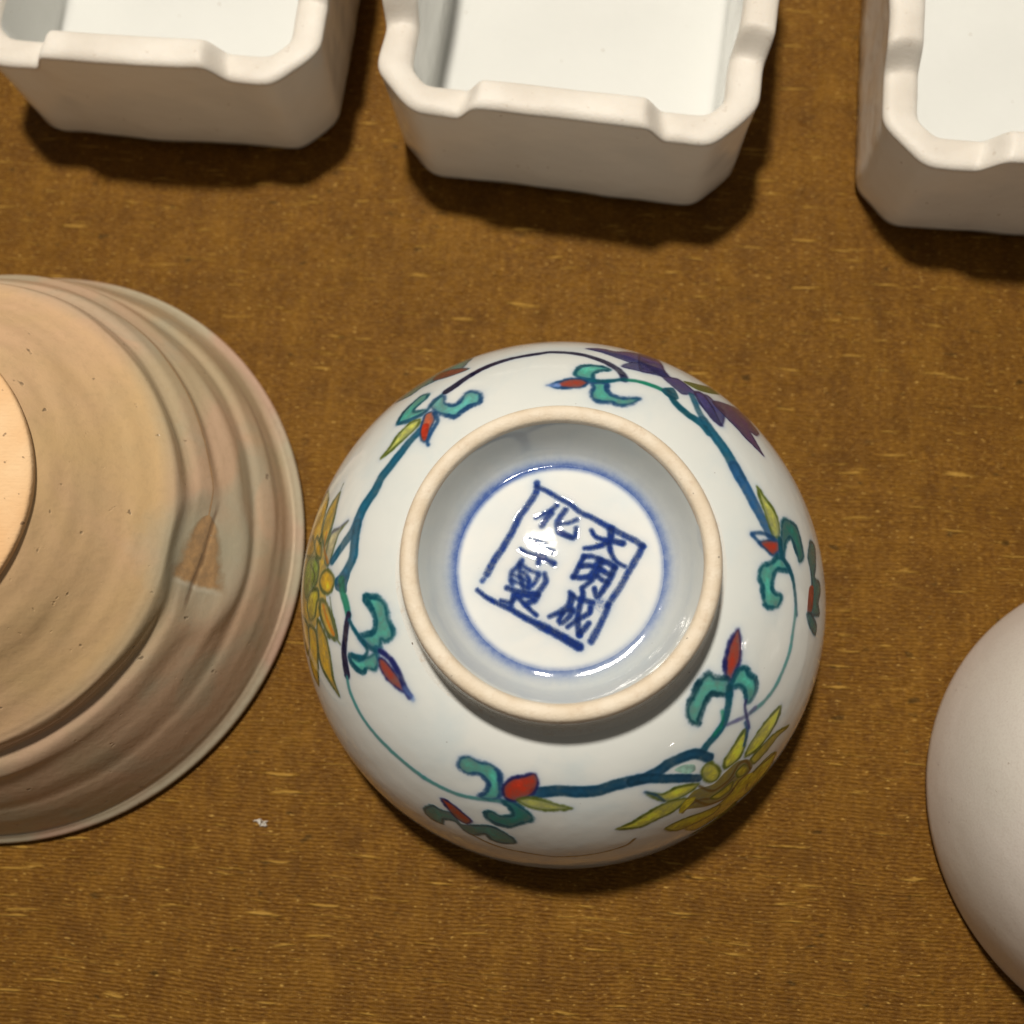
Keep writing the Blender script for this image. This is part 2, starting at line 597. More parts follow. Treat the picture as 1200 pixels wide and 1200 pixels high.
DEC = [
['f','gold',None,0.0,[(-4.734,0.84),(-4.097,0.898),(-3.615,0.607),(-3.541,0.157),(-3.64,-0.076),(-3.54,-0.347),(-3.56,-0.484),(-3.807,-0.646),(-4.102,-0.859),(-4.963,-0.957),(-5.079,-0.511),(-4.936,0.132)]],
['f','gold','olive',0.0333,[(-3.488,1.342),(-3.49,0.996),(-3.56,0.669),(-3.694,0.475),(-3.869,0.748),(-3.815,1.078),(-3.639,1.269)]],
['f','gold','olive',0.0333,[(-4.234,1.696),(-3.931,1.361),(-3.898,0.919),(-3.96,0.614),(-4.736,0.64),(-4.732,1.153),(-4.56,1.501)]],
['f','pgold','olive',0.019,[(-3.106,0.753),(-3.267,0.624),(-3.352,0.462),(-3.489,0.15),(-3.618,0.205),(-3.575,0.524),(-3.475,0.668),(-3.279,0.68)]],
['s','olive',0.0179,0.0179,0.8,[(-3.456,1.502),(-3.508,1.307),(-3.491,0.899),(-3.549,0.63)]],
['s','grey',0.0179,0.0238,0.8,[(-3.107,0.762),(-3.283,0.699),(-3.487,0.653)]],
['f','gold','olive',0.0357,[(-3.726,-0.385),(-3.524,-0.434),(-3.348,-0.713),(-3.286,-0.965),(-3.502,-0.932),(-3.655,-0.74),(-3.747,-0.56)]],
['f','gold','olive',0.0357,[(-3.857,-0.68),(-3.606,-0.915),(-3.525,-1.211),(-3.535,-1.588),(-3.464,-1.859),(-3.717,-1.646),(-3.927,-1.4),(-3.945,-1.063)]],
['f','gold','olive',0.0357,[(-4.307,-0.759),(-3.964,-0.86),(-3.982,-1.233),(-4.326,-1.81),(-4.605,-1.502),(-4.522,-1.119)]],
['f','gold','olive',0.0357,[(-5.236,-0.497),(-4.416,-0.717),(-4.452,-1.157),(-4.774,-1.256),(-4.947,-0.844)]],
['s','olive',0.0179,0.0179,0.8,[(-3.425,-0.356),(-3.309,-0.915),(-3.212,-1.048)]],
['f','green','olive',0.0309,[(-4.537,0.39),(-4.092,0.389),(-3.841,0.206),(-3.847,-0.05),(-4.088,-0.204),(-4.438,-0.28),(-4.712,0.046)]],
['f','gold','olive',0.0286,[(-4.092,0.73),(-3.804,0.499),(-3.775,0.306),(-3.948,0.359),(-4.128,0.557)]],
['f','yel2','olive',0.0286,[(-4.148,-0.197),(-3.835,-0.196),(-3.788,-0.344),(-3.856,-0.41),(-3.97,-0.621),(-4.21,-0.657),(-4.357,-0.406)]],
['f','gold','olive',0.0286,[(-4.795,0.857),(-4.381,0.818),(-4.118,0.535),(-4.306,0.439),(-4.852,0.606)]],
['s','olive',0.0286,0.0286,0.85,[(-4.243,0.284),(-3.982,0.062),(-4.093,-0.128)]],
['s','olive',0.0238,0.0238,0.85,[(-3.76,0.565),(-3.619,0.313),(-3.519,0.119)]],
['s','orange',0.0238,0.0476,0.55,[(-3.681,0.699),(-3.684,0.436),(-3.528,0.191)]],
['s','orange',0.0357,0.0476,0.5,[(-3.631,-0.462),(-3.507,-0.709),(-3.367,-0.898)]],
['f','gold','olive',0.0262,[(-3.531,0.077),(-3.363,-0.023),(-3.318,-0.146),(-3.396,-0.274),(-3.523,-0.297),(-3.689,-0.212),(-3.766,-0.078),(-3.689,0.037)]],
['s','stem',0.0833,0.119,0.95,[(-2.03,2.026),(-2.165,1.871),(-2.273,1.715),(-2.448,1.482),(-2.564,1.336),(-2.654,1.133),(-2.827,0.896),(-2.932,0.634)]],
['s','stem',0.1071,0.0833,0.95,[(-2.9,0.647),(-3.085,0.469),(-3.245,0.321),(-3.4,0.189)]],
['s','stem',0.1071,0.1071,0.95,[(-2.905,0.682),(-2.927,0.412),(-2.939,0.18),(-3.061,-0.021),(-3.203,-0.14)]],
['f','stem',None,0.0,[(-3.287,-0.082),(-2.99,-0.044),(-3.029,-0.204),(-3.049,-0.317),(-3.28,-0.25)]],
['s','green2',0.0952,0.0714,0.9,[(-3.153,-0.128),(-3.122,-0.295),(-3.048,-0.462),(-3.004,-0.626),(-2.992,-0.642)]],
['s','dark',0.0595,0.0952,0.95,[(-2.992,-0.626),(-3.079,-0.915),(-3.141,-1.213),(-3.129,-1.499)]],
['s','tealb',0.0417,0.0536,0.85,[(-3.137,-1.534),(-3.132,-1.725),(-3.071,-1.896),(-2.974,-2.101),(-2.75,-2.381),(-2.364,-2.718),(-1.996,-2.987)]],
['f','teal','dteal',0.0428,[(-2.691,-0.4),(-2.545,-0.39),(-2.423,-0.456),(-2.354,-0.566),(-2.334,-0.705),(-2.266,-0.829),(-2.264,-0.952),(-2.382,-1.012),(-2.434,-0.981),(-2.454,-1.089),(-2.583,-1.09),(-2.717,-1.012),(-2.775,-0.933),(-2.597,-0.903),(-2.522,-0.826),(-2.523,-0.702),(-2.577,-0.576)]],
['f','teal','dteal',0.0357,[(-3.022,-1.192),(-2.842,-1.252),(-2.648,-1.216),(-2.511,-1.167),(-2.5,-1.323),(-2.563,-1.403),(-2.684,-1.391),(-2.776,-1.444),(-2.928,-1.386),(-3.011,-1.291)]],
['s','dteal',0.0357,0.0476,0.9,[(-2.983,-0.707),(-2.898,-0.836),(-2.737,-1.012),(-2.584,-1.121),(-2.473,-1.136)]],
['s','dteal',0.0357,0.0476,0.9,[(-2.737,-1.012),(-2.663,-1.137),(-2.753,-1.234),(-2.975,-1.207)]],
['f','red','navy',0.019,[(-2.477,-1.245),(-2.387,-1.259),(-2.234,-1.427),(-2.12,-1.594),(-2.107,-1.686),(-2.226,-1.628),(-2.364,-1.523),(-2.465,-1.369)]],
['s','navy',0.0476,0.0595,0.95,[(-2.455,-1.136),(-2.299,-1.243),(-2.167,-1.441),(-2.088,-1.639),(-2.025,-1.745)]],
['s','halo',0.0476,0.0357,0.6,[(-2.088,-1.639),(-1.977,-1.79)]],
['f','edgeg','dteal',0.0238,[(-2.963,3.276),(-2.777,3.601),(-2.509,3.739),(-2.304,3.872),(-2.024,3.926),(-1.822,4.153),(-1.584,4.065),(-1.61,3.459),(-1.829,3.334),(-2.086,3.308),(-2.308,3.272),(-2.553,3.141)]],
['f','redb','dteal',0.0119,[(-2.169,3.406),(-2.156,3.742),(-1.831,3.624),(-1.464,3.36),(-1.645,3.274),(-1.896,3.272)]],
['f','teal','dteal',0.0357,[(-2.5,2.327),(-2.451,2.589),(-2.328,2.764),(-2.213,2.892),(-2.072,2.86),(-2.074,2.722),(-2.158,2.644),(-2.234,2.539),(-2.193,2.468),(-2.005,2.449),(-2.025,2.357),(-2.196,2.318),(-2.289,2.279)]],
['f','teall','navyt',0.0381,[(-1.944,2.529),(-1.891,2.643),(-1.742,2.671),(-1.692,2.501),(-1.554,2.422),(-1.454,2.47),(-1.385,2.621),(-1.283,2.649),(-1.145,2.565),(-1.157,2.405),(-1.288,2.358),(-1.383,2.287),(-1.511,2.193),(-1.674,2.259),(-1.813,2.344)]],
['s','stem',0.0476,0.0476,0.9,[(-1.978,2.415),(-1.863,2.606),(-1.726,2.777)]],
['s','dark',0.0952,0.0714,0.95,[(-1.716,2.773),(-1.593,2.875),(-1.435,3.036),(-1.272,3.174),(-1.104,3.287),(-0.932,3.375),(-0.756,3.437)]],
['s','dark',0.0595,0.0833,0.92,[(-0.756,3.437),(-0.302,3.529),(-0.177,3.563),(0.092,3.537),(0.357,3.462),(0.562,3.344),(0.728,3.223),(0.855,3.079),(0.927,2.941),(0.943,2.834)]],
['s','stem',0.0476,0.0476,0.85,[(-2.452,2.319),(-2.196,2.318),(-1.994,2.395)]],
['f','redo','navyt',0.019,[(-1.983,2.344),(-1.872,2.359),(-1.808,2.189),(-1.872,1.996),(-1.906,1.828),(-1.971,1.856),(-2.011,2.022),(-2.006,2.213)]],
['f','red',None,0.0,[(-1.984,2.142),(-1.889,2.121),(-1.893,1.864),(-1.955,1.873),(-1.999,1.999)]],
['s','navyt',0.0476,0.0298,0.85,[(-1.829,2.325),(-1.759,2.159),(-1.834,1.971),(-1.88,1.824),(-1.858,1.766)]],
['f','yel','olive2',0.0238,[(-2.632,1.682),(-2.517,1.836),(-2.402,2.062),(-2.237,2.236),(-2.061,2.251),(-2.106,2.086),(-2.273,1.937),(-2.445,1.795)]],
['f','purple','purpled',0.0179,[(0.429,3.783),(0.684,3.879),(0.95,3.838),(1.303,4.09),(1.665,4.202),(1.706,3.74),(1.497,3.581),(1.162,3.369),(0.899,3.471),(0.66,3.649)]],
['f','purple','purpled',0.0179,[(0.936,3.183),(1.128,3.389),(1.366,3.441),(1.644,3.355),(1.701,3.103),(1.396,3.106),(1.126,3.132)]],
['f','purple','purpled',0.0179,[(1.428,4.16),(1.745,4.233),(1.67,3.221),(1.898,3.159),(2.098,2.915),(2.373,2.949),(2.484,2.751),(2.575,2.621),(2.386,2.204),(2.23,2.351),(2.123,2.567),(2.045,2.807),(1.828,2.726),(1.676,2.904),(1.499,3.151),(1.221,3.165)]],
['f','purple','purpled',0.0238,[(2.086,2.876),(2.271,2.917),(2.384,2.312),(2.401,2.221),(2.254,2.287),(2.123,2.567)]],
['f','purpleb','purpled',0.0179,[(2.411,2.803),(2.864,3.031),(3.366,3.256),(3.416,2.911),(3.447,2.654),(3.223,2.401),(3.069,2.392),(3.146,2.015),(3.163,1.928),(2.854,2.145),(2.72,2.309),(2.535,2.512)]],
['f','olive',None,0.0,[(1.961,3.16),(2.33,3.32),(2.799,3.64),(2.849,3.419),(2.483,3.106),(2.171,3.012)]],
['s','green2',0.0476,0.0595,0.92,[(0.943,2.828),(1.174,2.823),(1.427,2.749),(1.592,2.662),(1.662,2.643)]],
['s','dteal',0.0714,0.0952,0.95,[(1.585,2.726),(1.684,2.451),(1.837,2.283),(2.034,2.154),(2.139,2.01)]],
['s','stem',0.0714,0.0833,0.9,[(2.006,2.772),(2.022,2.477),(2.097,2.192)]],
['s','stem',0.1071,0.1309,0.92,[(2.086,2.234),(2.209,1.985),(2.355,1.736),(2.467,1.492),(2.546,1.324)]],
['s','stemb',0.1309,0.1071,0.92,[(2.467,1.492),(2.546,1.324),(2.68,1.044),(2.823,0.774),(2.959,0.525)]],
['f','dteal',None,0.0,[(1.495,2.727),(1.696,2.821),(1.744,2.59),(1.644,2.537),(1.53,2.607)]],
['f','teal','dteal',0.0298,[(0.22,2.925),(0.291,3.069),(0.428,3.127),(0.616,3.117),(0.748,3.043),(0.574,2.99),(0.486,2.899),(0.464,2.784),(0.333,2.802),(0.236,2.848)]],
['f','teal','navyt',0.0357,[(0.462,2.714),(0.66,2.726),(0.67,2.592),(0.747,2.493),(0.908,2.452),(1.14,2.476),(1.034,2.37),(0.87,2.323),(0.711,2.374),(0.583,2.37),(0.471,2.425),(0.441,2.521),(0.476,2.626)]],
['s','dteal',0.0476,0.0476,0.9,[(0.382,2.768),(0.662,2.762),(0.943,2.834)]],
['f','red','navyt',0.0262,[(-0.125,2.663),(-0.011,2.728),(0.136,2.785),(0.3,2.789),(0.397,2.711),(0.297,2.621),(0.103,2.608),(-0.043,2.624)]],
['s','halo',0.0238,0.0476,0.8,[(-0.19,2.66),(-0.027,2.662)]],
['f','yel','olive2',0.0262,[(2.836,1.237),(2.94,1.096),(3.094,0.931),(3.165,0.733),(3.144,0.538),(3.021,0.492),(2.955,0.659),(2.897,0.856),(2.845,1.057)]],
['f','red','navyt',0.0214,[(2.744,0.383),(2.908,0.443),(3.107,0.447),(3.115,0.314),(2.972,0.229),(2.854,0.297)]],
['s','navyt',0.0357,0.0476,0.85,[(2.643,0.502),(2.815,0.53),(3.02,0.484)]],
['s','navyt',0.0357,0.0357,0.8,[(2.642,0.486),(2.763,0.376)]],
['f','teald','dteal',0.0357,[(3.232,0.747),(3.336,0.843),(3.516,0.833),(3.665,0.759),(3.727,0.531),(3.732,0.314),(3.59,0.217),(3.509,0.414),(3.415,0.554),(3.288,0.477),(3.206,0.26),(3.16,0.387)]],
['f','teal','dteal',0.0381,[(3.083,0.226),(3.221,0.162),(3.289,0.054),(3.067,0.029),(2.975,-0.045),(2.947,-0.222),(2.987,-0.298),(3.122,-0.337),(3.052,-0.484),(2.861,-0.51),(2.783,-0.421),(2.768,-0.235),(2.718,-0.081),(2.78,0.065),(2.921,0.11)]],
['s','dteal',0.0595,0.0476,0.9,[(3.149,0.487),(3.156,0.253),(3.293,0.105),(3.389,-0.084),(3.439,-0.328),(3.475,-0.575)]],
['s','tealb',0.0476,0.0476,0.85,[(3.456,-0.493),(3.445,-0.577),(3.406,-0.827),(3.362,-1.126),(3.229,-1.441),(3.097,-1.669),(2.895,-1.856),(2.695,-1.972)]],
['s','navyl',0.0476,0.0357,0.8,[(2.77,-1.912),(2.618,-2.016),(2.464,-2.068),(2.298,-2.12)]],
['f','edgeg2','dteal',0.0238,[(4.116,0.667),(4.361,0.654),(4.274,0.331),(4.143,0.075),(4.394,0.021),(4.449,-0.127),(4.29,-0.338),(4.378,-0.52),(3.967,-0.548),(4.003,-0.329),(3.988,0.087),(3.905,0.348)]],
['f','redb',None,0.0,[(3.893,-0.126),(4.063,-0.104),(4.008,-0.455),(3.815,-0.592),(3.823,-0.346)]],
['f','edgeg2','dteal',0.0238,[(3.792,-0.558),(3.967,-0.548),(4.243,-0.717),(4.222,-0.868),(3.951,-0.763)]],
['f','red','navy',0.0309,[(2.393,-0.818),(2.426,-0.953),(2.431,-1.196),(2.368,-1.379),(2.288,-1.501),(2.218,-1.439),(2.201,-1.258),(2.262,-1.017),(2.327,-0.895)]],
['f','teal','ddteal',0.0476,[(1.7,-1.83),(1.791,-1.65),(1.883,-1.486),(1.992,-1.41),(2.072,-1.47),(2.253,-1.485),(2.3,-1.686),(2.18,-1.698),(2.029,-1.681),(1.936,-1.801),(1.864,-1.984),(1.839,-2.092),(1.722,-2.027),(1.686,-1.92)]],
['f','teal','dteal',0.0381,[(2.323,-1.501),(2.403,-1.364),(2.508,-1.334),(2.591,-1.429),(2.697,-1.495),(2.736,-1.626),(2.694,-1.754),(2.603,-1.83),(2.539,-1.664),(2.435,-1.581),(2.311,-1.593)]],
['s','navy',0.0357,0.0357,0.85,[(2.567,-1.795),(2.576,-1.911),(2.713,-2.221)]],
['s','dteal',0.0714,0.0714,0.92,[(2.276,-1.593),(2.279,-1.843),(2.253,-2.067),(2.15,-2.242),(2.027,-2.383),(1.956,-2.498),(1.987,-2.466)]],
['s','green2',0.0357,0.0357,0.6,[(2.198,-1.918),(2.22,-2.097),(2.1,-2.271)]],
['s','stemd',0.119,0.119,0.95,[(-0.322,-3.049),(-0.028,-3.003),(0.279,-3.02),(0.525,-3.005),(0.739,-2.921),(0.97,-2.869),(1.206,-2.83)]],
['s','stemd',0.1071,0.1071,0.95,[(1.128,-2.851),(1.357,-2.725),(1.478,-2.629),(1.701,-2.543),(1.87,-2.515),(2.087,-2.605)]],
['s','stemd',0.1071,0.0952,0.95,[(1.127,-2.842),(0.971,-2.878),(1.207,-2.839),(1.458,-2.871),(1.722,-2.895),(1.992,-2.941)]],
['f','pgreen',None,0.0,[(1.576,-2.744),(1.685,-2.674),(1.863,-2.686),(1.9,-2.785),(1.781,-2.826)]],
['f','teal','navyt',0.0381,[(-1.378,-2.675),(-1.335,-2.569),(-1.22,-2.544),(-1.096,-2.603),(-0.91,-2.642),(-0.807,-2.753),(-0.802,-2.929),(-0.837,-3.164),(-0.992,-3.224),(-1.138,-3.181),(-1.044,-3.106),(-0.98,-2.963),(-1.019,-2.856),(-1.111,-2.792),(-1.259,-2.806),(-1.352,-2.743)]],
['f','teald','dteal',0.0357,[(-0.826,-3.225),(-0.662,-3.208),(-0.54,-3.303),(-0.418,-3.428),(-0.393,-3.57),(-0.567,-3.667),(-0.75,-3.778),(-0.956,-3.732),(-1.081,-3.621),(-1.079,-3.491),(-0.986,-3.45),(-0.859,-3.528),(-0.685,-3.478),(-0.72,-3.321)]],
['s','tealb',0.0476,0.0476,0.85,[(-1.973,-2.988),(-1.94,-3.012),(-1.679,-3.128),(-1.42,-3.207),(-1.161,-3.227),(-0.859,-3.229)]],
['f','red','navy',0.0214,[(-0.755,-2.944),(-0.639,-2.83),(-0.484,-2.789),(-0.33,-2.751),(-0.287,-2.885),(-0.37,-3.07),(-0.597,-3.203),(-0.74,-3.174),(-0.781,-3.078)]],
['f','yel','olive2',0.0286,[(-0.58,-3.181),(-0.419,-3.13),(-0.248,-3.161),(-0.03,-3.235),(0.16,-3.307),(0.002,-3.34),(-0.221,-3.348),(-0.443,-3.296)]],
['f','tealgr','dteal',0.0298,[(-2.233,-3.771),(-2.032,-3.599),(-1.855,-3.648),(-1.655,-3.665),(-1.58,-3.913),(-1.392,-3.879),(-1.078,-3.818),(-0.908,-3.901),(-0.748,-4.064),(-0.715,-4.243),(-0.934,-4.305),(-1.118,-4.245),(-1.204,-4.085),(-1.433,-4.211),(-1.575,-4.12),(-1.675,-3.884),(-1.896,-3.91),(-1.983,-4.091),(-2.135,-4.06),(-2.258,-3.947)]],
['f','red','navy',0.0238,[(-1.773,-3.358),(-1.646,-3.398),(-1.493,-3.561),(-1.363,-3.748),(-1.47,-3.873),(-1.623,-3.772),(-1.724,-3.549)]],
['s','brown',0.0262,0.0262,0.75,[(-1.468,-4.187),(-1.19,-4.401),(-0.911,-4.524),(-0.621,-4.58),(-0.237,-4.668),(-0.043,-4.693),(0.346,-4.655),(0.726,-4.551),(1.09,-4.371),(1.206,-4.162)]],
['f','yel2','olive2',0.0214,[(2.111,-4.156),(2.462,-3.9),(2.746,-3.682),(2.863,-3.386),(3.141,-3.256),(3.502,-2.982),(3.823,-2.973),(4.144,-3.654),(3.593,-3.954),(2.995,-4.346),(2.523,-4.505)]],
['f','yel2','olive2',0.0262,[(3.915,-2.428),(3.616,-2.549),(3.377,-2.796),(3.151,-2.958),(2.989,-2.817),(3.241,-2.559),(3.505,-2.434)]],
['f','yel3','olive2',0.0262,[(2.65,-2.239),(2.732,-2.506),(2.672,-2.735),(2.461,-2.853),(2.384,-2.713),(2.493,-2.462)]],
['f','yel3','olive2',0.0286,[(3.371,-1.97),(3.379,-2.202),(3.251,-2.457),(3.055,-2.661),(2.816,-2.728),(2.83,-2.506),(3.01,-2.231),(3.192,-2.055)]],
['f','yel3','olive2',0.0262,[(1.202,-3.077),(1.449,-3.141),(1.679,-3.04),(2.02,-3.053),(1.884,-3.201),(1.662,-3.303),(1.474,-3.277)]],
['f','yel3','olive2',0.0286,[(0.853,-3.799),(1.065,-3.678),(1.298,-3.484),(1.589,-3.311),(1.896,-3.322),(1.724,-3.557),(1.486,-3.686),(1.216,-3.825)]],
['f','brownf',None,0.0,[(1.975,-3.177),(2.311,-3.125),(2.469,-2.941),(2.689,-2.781),(2.97,-2.834),(3.144,-3.052),(2.951,-3.234),(2.859,-3.583),(2.428,-3.662),(1.995,-3.585),(1.919,-3.673),(1.815,-3.529)]],
['f','yel3','olive2',0.0262,[(1.709,-4.01),(1.975,-3.847),(2.371,-3.807),(2.752,-3.796),(2.718,-4.039),(2.329,-4.157),(1.994,-4.214)]],
['f','yel2','olive2',0.0262,[(2.582,-4.772),(2.924,-4.579),(3.161,-4.251),(3.245,-3.99),(3.522,-4.261),(3.351,-4.559),(3.051,-4.823)]],
['f','yel3','olive2',0.0262,[(3.359,-4.63),(3.57,-4.312),(3.909,-4.134),(3.915,-3.849),(4.019,-3.972),(3.751,-4.148),(3.536,-4.361)]],
['f','yel3','olive2',0.0262,[(3.876,-2.98),(3.938,-3.384),(3.748,-3.662),(3.463,-3.734),(3.231,-3.347),(3.378,-3.113)]],
['f','yel2','olive2',0.0262,[(4.467,-3.547),(4.098,-3.734),(3.983,-3.965),(3.89,-4.035),(3.89,-3.85),(4.104,-3.648)]],
['f','yel2',None,0.0,[(2.829,-3.372),(2.866,-3.178),(3.266,-3.2),(3.337,-3.451),(3.025,-3.468)]],
['s','brown',0.0298,0.0298,0.8,[(1.93,-3.51),(2.153,-3.421),(2.441,-3.467),(2.563,-3.299),(2.726,-3.107)]],
['f','yel2','olive2',0.0179,[(2.386,-3.447),(2.576,-3.33),(2.75,-3.212),(2.779,-3.434),(2.574,-3.547)]],
['f','yel2','olive2',0.0179,[(2.737,-3.015),(2.862,-2.893),(3.069,-3.027),(2.989,-3.147),(2.851,-3.148)]],
['s','brown',0.0357,0.0357,0.8,[(2.055,-3.105),(2.369,-3.286),(2.635,-3.126),(2.718,-2.853),(2.888,-2.833),(3.103,-3.088),(2.915,-3.272),(2.806,-3.588),(2.413,-3.626),(2.059,-3.392)]],
['f','yel2',None,0.0,[(1.854,-3.385),(2.033,-3.31),(2.031,-3.435),(1.85,-3.65)]],
['f','yel3','olive2',0.0286,[(2.136,-2.697),(2.264,-2.77),(2.368,-2.916),(2.349,-3.043),(2.24,-3.072),(2.101,-2.984),(2.016,-2.844),(2.038,-2.73)]],
['s','navyt',0.0298,0.0298,0.8,[(1.184,-3.07),(1.364,-3.149),(1.511,-3.284)]],
['s','navyt',0.0298,0.0298,0.8,[(2.62,-2.12),(2.705,-2.274),(2.707,-2.501)]]]
MARK = [
[0.0511,0.0624,0.8,[(-0.316,1.163),(-0.326,1.019),(-0.43,0.839),(-0.534,0.696),(-0.579,0.601),(-0.67,0.412),(-0.773,0.235),(-0.875,0.082),(-0.981,-0.111)]],
[0.0397,0.0397,0.6,[(-1.026,-0.18),(-1.043,-0.204)]],
[0.0397,0.0568,0.85,[(-0.315,1.115),(-0.186,1.043),(-0.011,0.935),(0.151,0.839),(0.279,0.732),(0.452,0.649),(0.647,0.537),(0.853,0.431),(1.024,0.349),(1.114,0.279)]],
[0.0568,0.0511,0.8,[(1.12,0.285),(1.044,0.133),(0.938,-0.053),(0.822,-0.261),(0.73,-0.399),(0.638,-0.537)]],
[0.0454,0.0624,0.8,[(0.649,-0.526),(0.603,-0.651),(0.5,-0.856),(0.42,-1.004)]],
[0.0341,0.0681,0.95,[(-1.11,-0.326),(-0.982,-0.429),(-0.809,-0.52),(-0.636,-0.6),(-0.464,-0.702),(-0.27,-0.804),(-0.066,-0.899),(0.081,-0.983),(0.262,-1.083)]],
[0.0681,0.0795,0.5,[(-0.259,-0.803),(-0.066,-0.899),(0.081,-0.983),(0.262,-1.083)]],
[0.0284,0.0454,0.85,[(-0.324,0.655),(-0.22,0.708),(-0.116,0.762),(-0.046,0.827)]],
[0.0568,0.0511,0.85,[(-0.116,0.72),(-0.185,0.637),(-0.243,0.542)]],
[0.0511,0.0454,0.85,[(0.082,0.768),(0.024,0.685),(-0.034,0.566),(0.001,0.46),(0.151,0.377)]],
[0.0454,0.0397,0.85,[(-0.011,0.448),(0.07,0.407),(0.185,0.366),(0.214,0.413),(0.22,0.507)]],
[0.0341,0.0397,0.8,[(-0.011,0.566),(0.105,0.578),(0.232,0.625)]],
[0.0341,0.0454,0.7,[(-0.427,0.347),(-0.299,0.306),(-0.207,0.271)]],
[0.0511,0.0454,0.85,[(-0.368,0.271),(-0.241,0.212),(-0.091,0.172)]],
[0.0341,0.0511,0.9,[(-0.524,0.212),(-0.414,0.153),(-0.24,0.095),(-0.079,0.014)]],
[0.0397,0.0454,0.85,[(-0.311,0.294),(-0.275,0.154),(-0.286,0.019)]],
[0.0341,0.0341,0.8,[(-0.195,0.212),(-0.217,0.084)]],
[0.0454,0.0397,0.8,[(-0.511,0.06),(-0.573,-0.034),(-0.642,-0.092),(-0.652,-0.197),(-0.64,-0.255)]],
[0.0397,0.0341,0.8,[(-0.528,0.025),(-0.435,-0.057),(-0.274,-0.12)]],
[0.0341,0.0341,0.75,[(-0.63,-0.127),(-0.48,-0.196),(-0.422,-0.231)]],
[0.0341,0.0341,0.75,[(-0.641,-0.208),(-0.525,-0.254),(-0.41,-0.312)]],
[0.0454,0.0454,0.85,[(-0.539,-0.01),(-0.526,-0.15),(-0.479,-0.335)]],
[0.0397,0.0397,0.8,[(-0.481,-0.103),(-0.411,-0.196),(-0.422,-0.312)]],
[0.0454,0.0341,0.8,[(-0.285,-0.149),(-0.319,-0.219),(-0.365,-0.277)]],
[0.0454,0.0568,0.85,[(-0.199,-0.131),(-0.187,-0.23),(-0.273,-0.357),(-0.329,-0.472),(-0.42,-0.507)]],
[0.0454,0.0568,0.95,[(-0.708,-0.307),(-0.524,-0.37),(-0.295,-0.403)]],
[0.0454,0.0341,0.9,[(-0.558,-0.404),(-0.66,-0.497),(-0.787,-0.474)]],
[0.0397,0.0397,0.85,[(-0.616,-0.393),(-0.648,-0.543)]],
[0.0454,0.0341,0.95,[(-0.57,-0.404),(-0.454,-0.542),(-0.305,-0.673)]],
[0.0341,0.0341,0.8,[(-0.501,-0.416),(-0.409,-0.427),(-0.341,-0.472)]],
[0.0341,0.0568,0.95,[(0.428,0.478),(0.485,0.389),(0.622,0.343),(0.737,0.331),(0.851,0.308)]],
[0.0681,0.0341,0.95,[(0.693,0.507),(0.68,0.366),(0.576,0.278),(0.449,0.237),(0.334,0.225)]],
[0.0511,0.0341,0.95,[(0.662,0.308),(0.69,0.167),(0.757,0.051),(0.871,-0.007)]],
[0.0454,0.0454,0.95,[(0.328,0.114),(0.265,-0.008),(0.19,-0.159)]],
[0.0454,0.0397,0.9,[(0.328,0.108),(0.426,0.12),(0.529,0.08)]],
[0.0511,0.0454,0.9,[(0.523,0.085),(0.471,-0.054),(0.39,-0.176)]],
[0.0511,0.0454,0.95,[(0.276,-0.02),(0.368,-0.008),(0.459,-0.019)]],
[0.0454,0.0454,0.9,[(0.179,-0.165),(0.276,-0.176),(0.39,-0.159)]],
[0.0568,0.0397,0.95,[(0.557,0.062),(0.505,-0.077),(0.436,-0.193),(0.332,-0.286)]],
[0.0568,0.0511,0.95,[(0.557,0.051),(0.643,0.039),(0.739,-0.025)]],
[0.0568,0.0454,0.95,[(0.733,-0.03),(0.664,-0.192),(0.571,-0.343),(0.497,-0.423),(0.463,-0.32)]],
[0.0568,0.0511,0.9,[(0.528,-0.042),(0.607,-0.1),(0.676,-0.123)]],
[0.0454,0.0454,0.9,[(0.504,-0.147),(0.561,-0.193),(0.629,-0.227)]],
[0.0341,0.0511,0.9,[(0.133,-0.367),(0.218,-0.442),(0.32,-0.47),(0.439,-0.504)]],
[0.0681,0.0341,0.95,[(0.161,-0.425),(0.127,-0.539),(0.002,-0.631),(-0.134,-0.691)]],
[0.0511,0.0454,0.9,[(0.161,-0.585),(0.138,-0.676),(0.036,-0.768),(-0.004,-0.745),(0.036,-0.654)]],
[0.0454,0.0568,0.95,[(0.298,-0.309),(0.309,-0.401),(0.263,-0.562),(0.24,-0.744),(0.262,-0.925)]],
[0.0511,0.0397,0.9,[(0.411,-0.572),(0.388,-0.641),(0.251,-0.721),(0.104,-0.824)]],
[0.0568,0.0454,0.9,[(0.262,-0.914),(0.33,-0.846),(0.387,-0.777)]],
[0.0397,0.0397,0.85,[(0.025,-0.654),(0.115,-0.608),(0.184,-0.619)]],
[0.1022,0.1022,0.22,[(0.547,-0.526),(0.581,-0.56)]]]


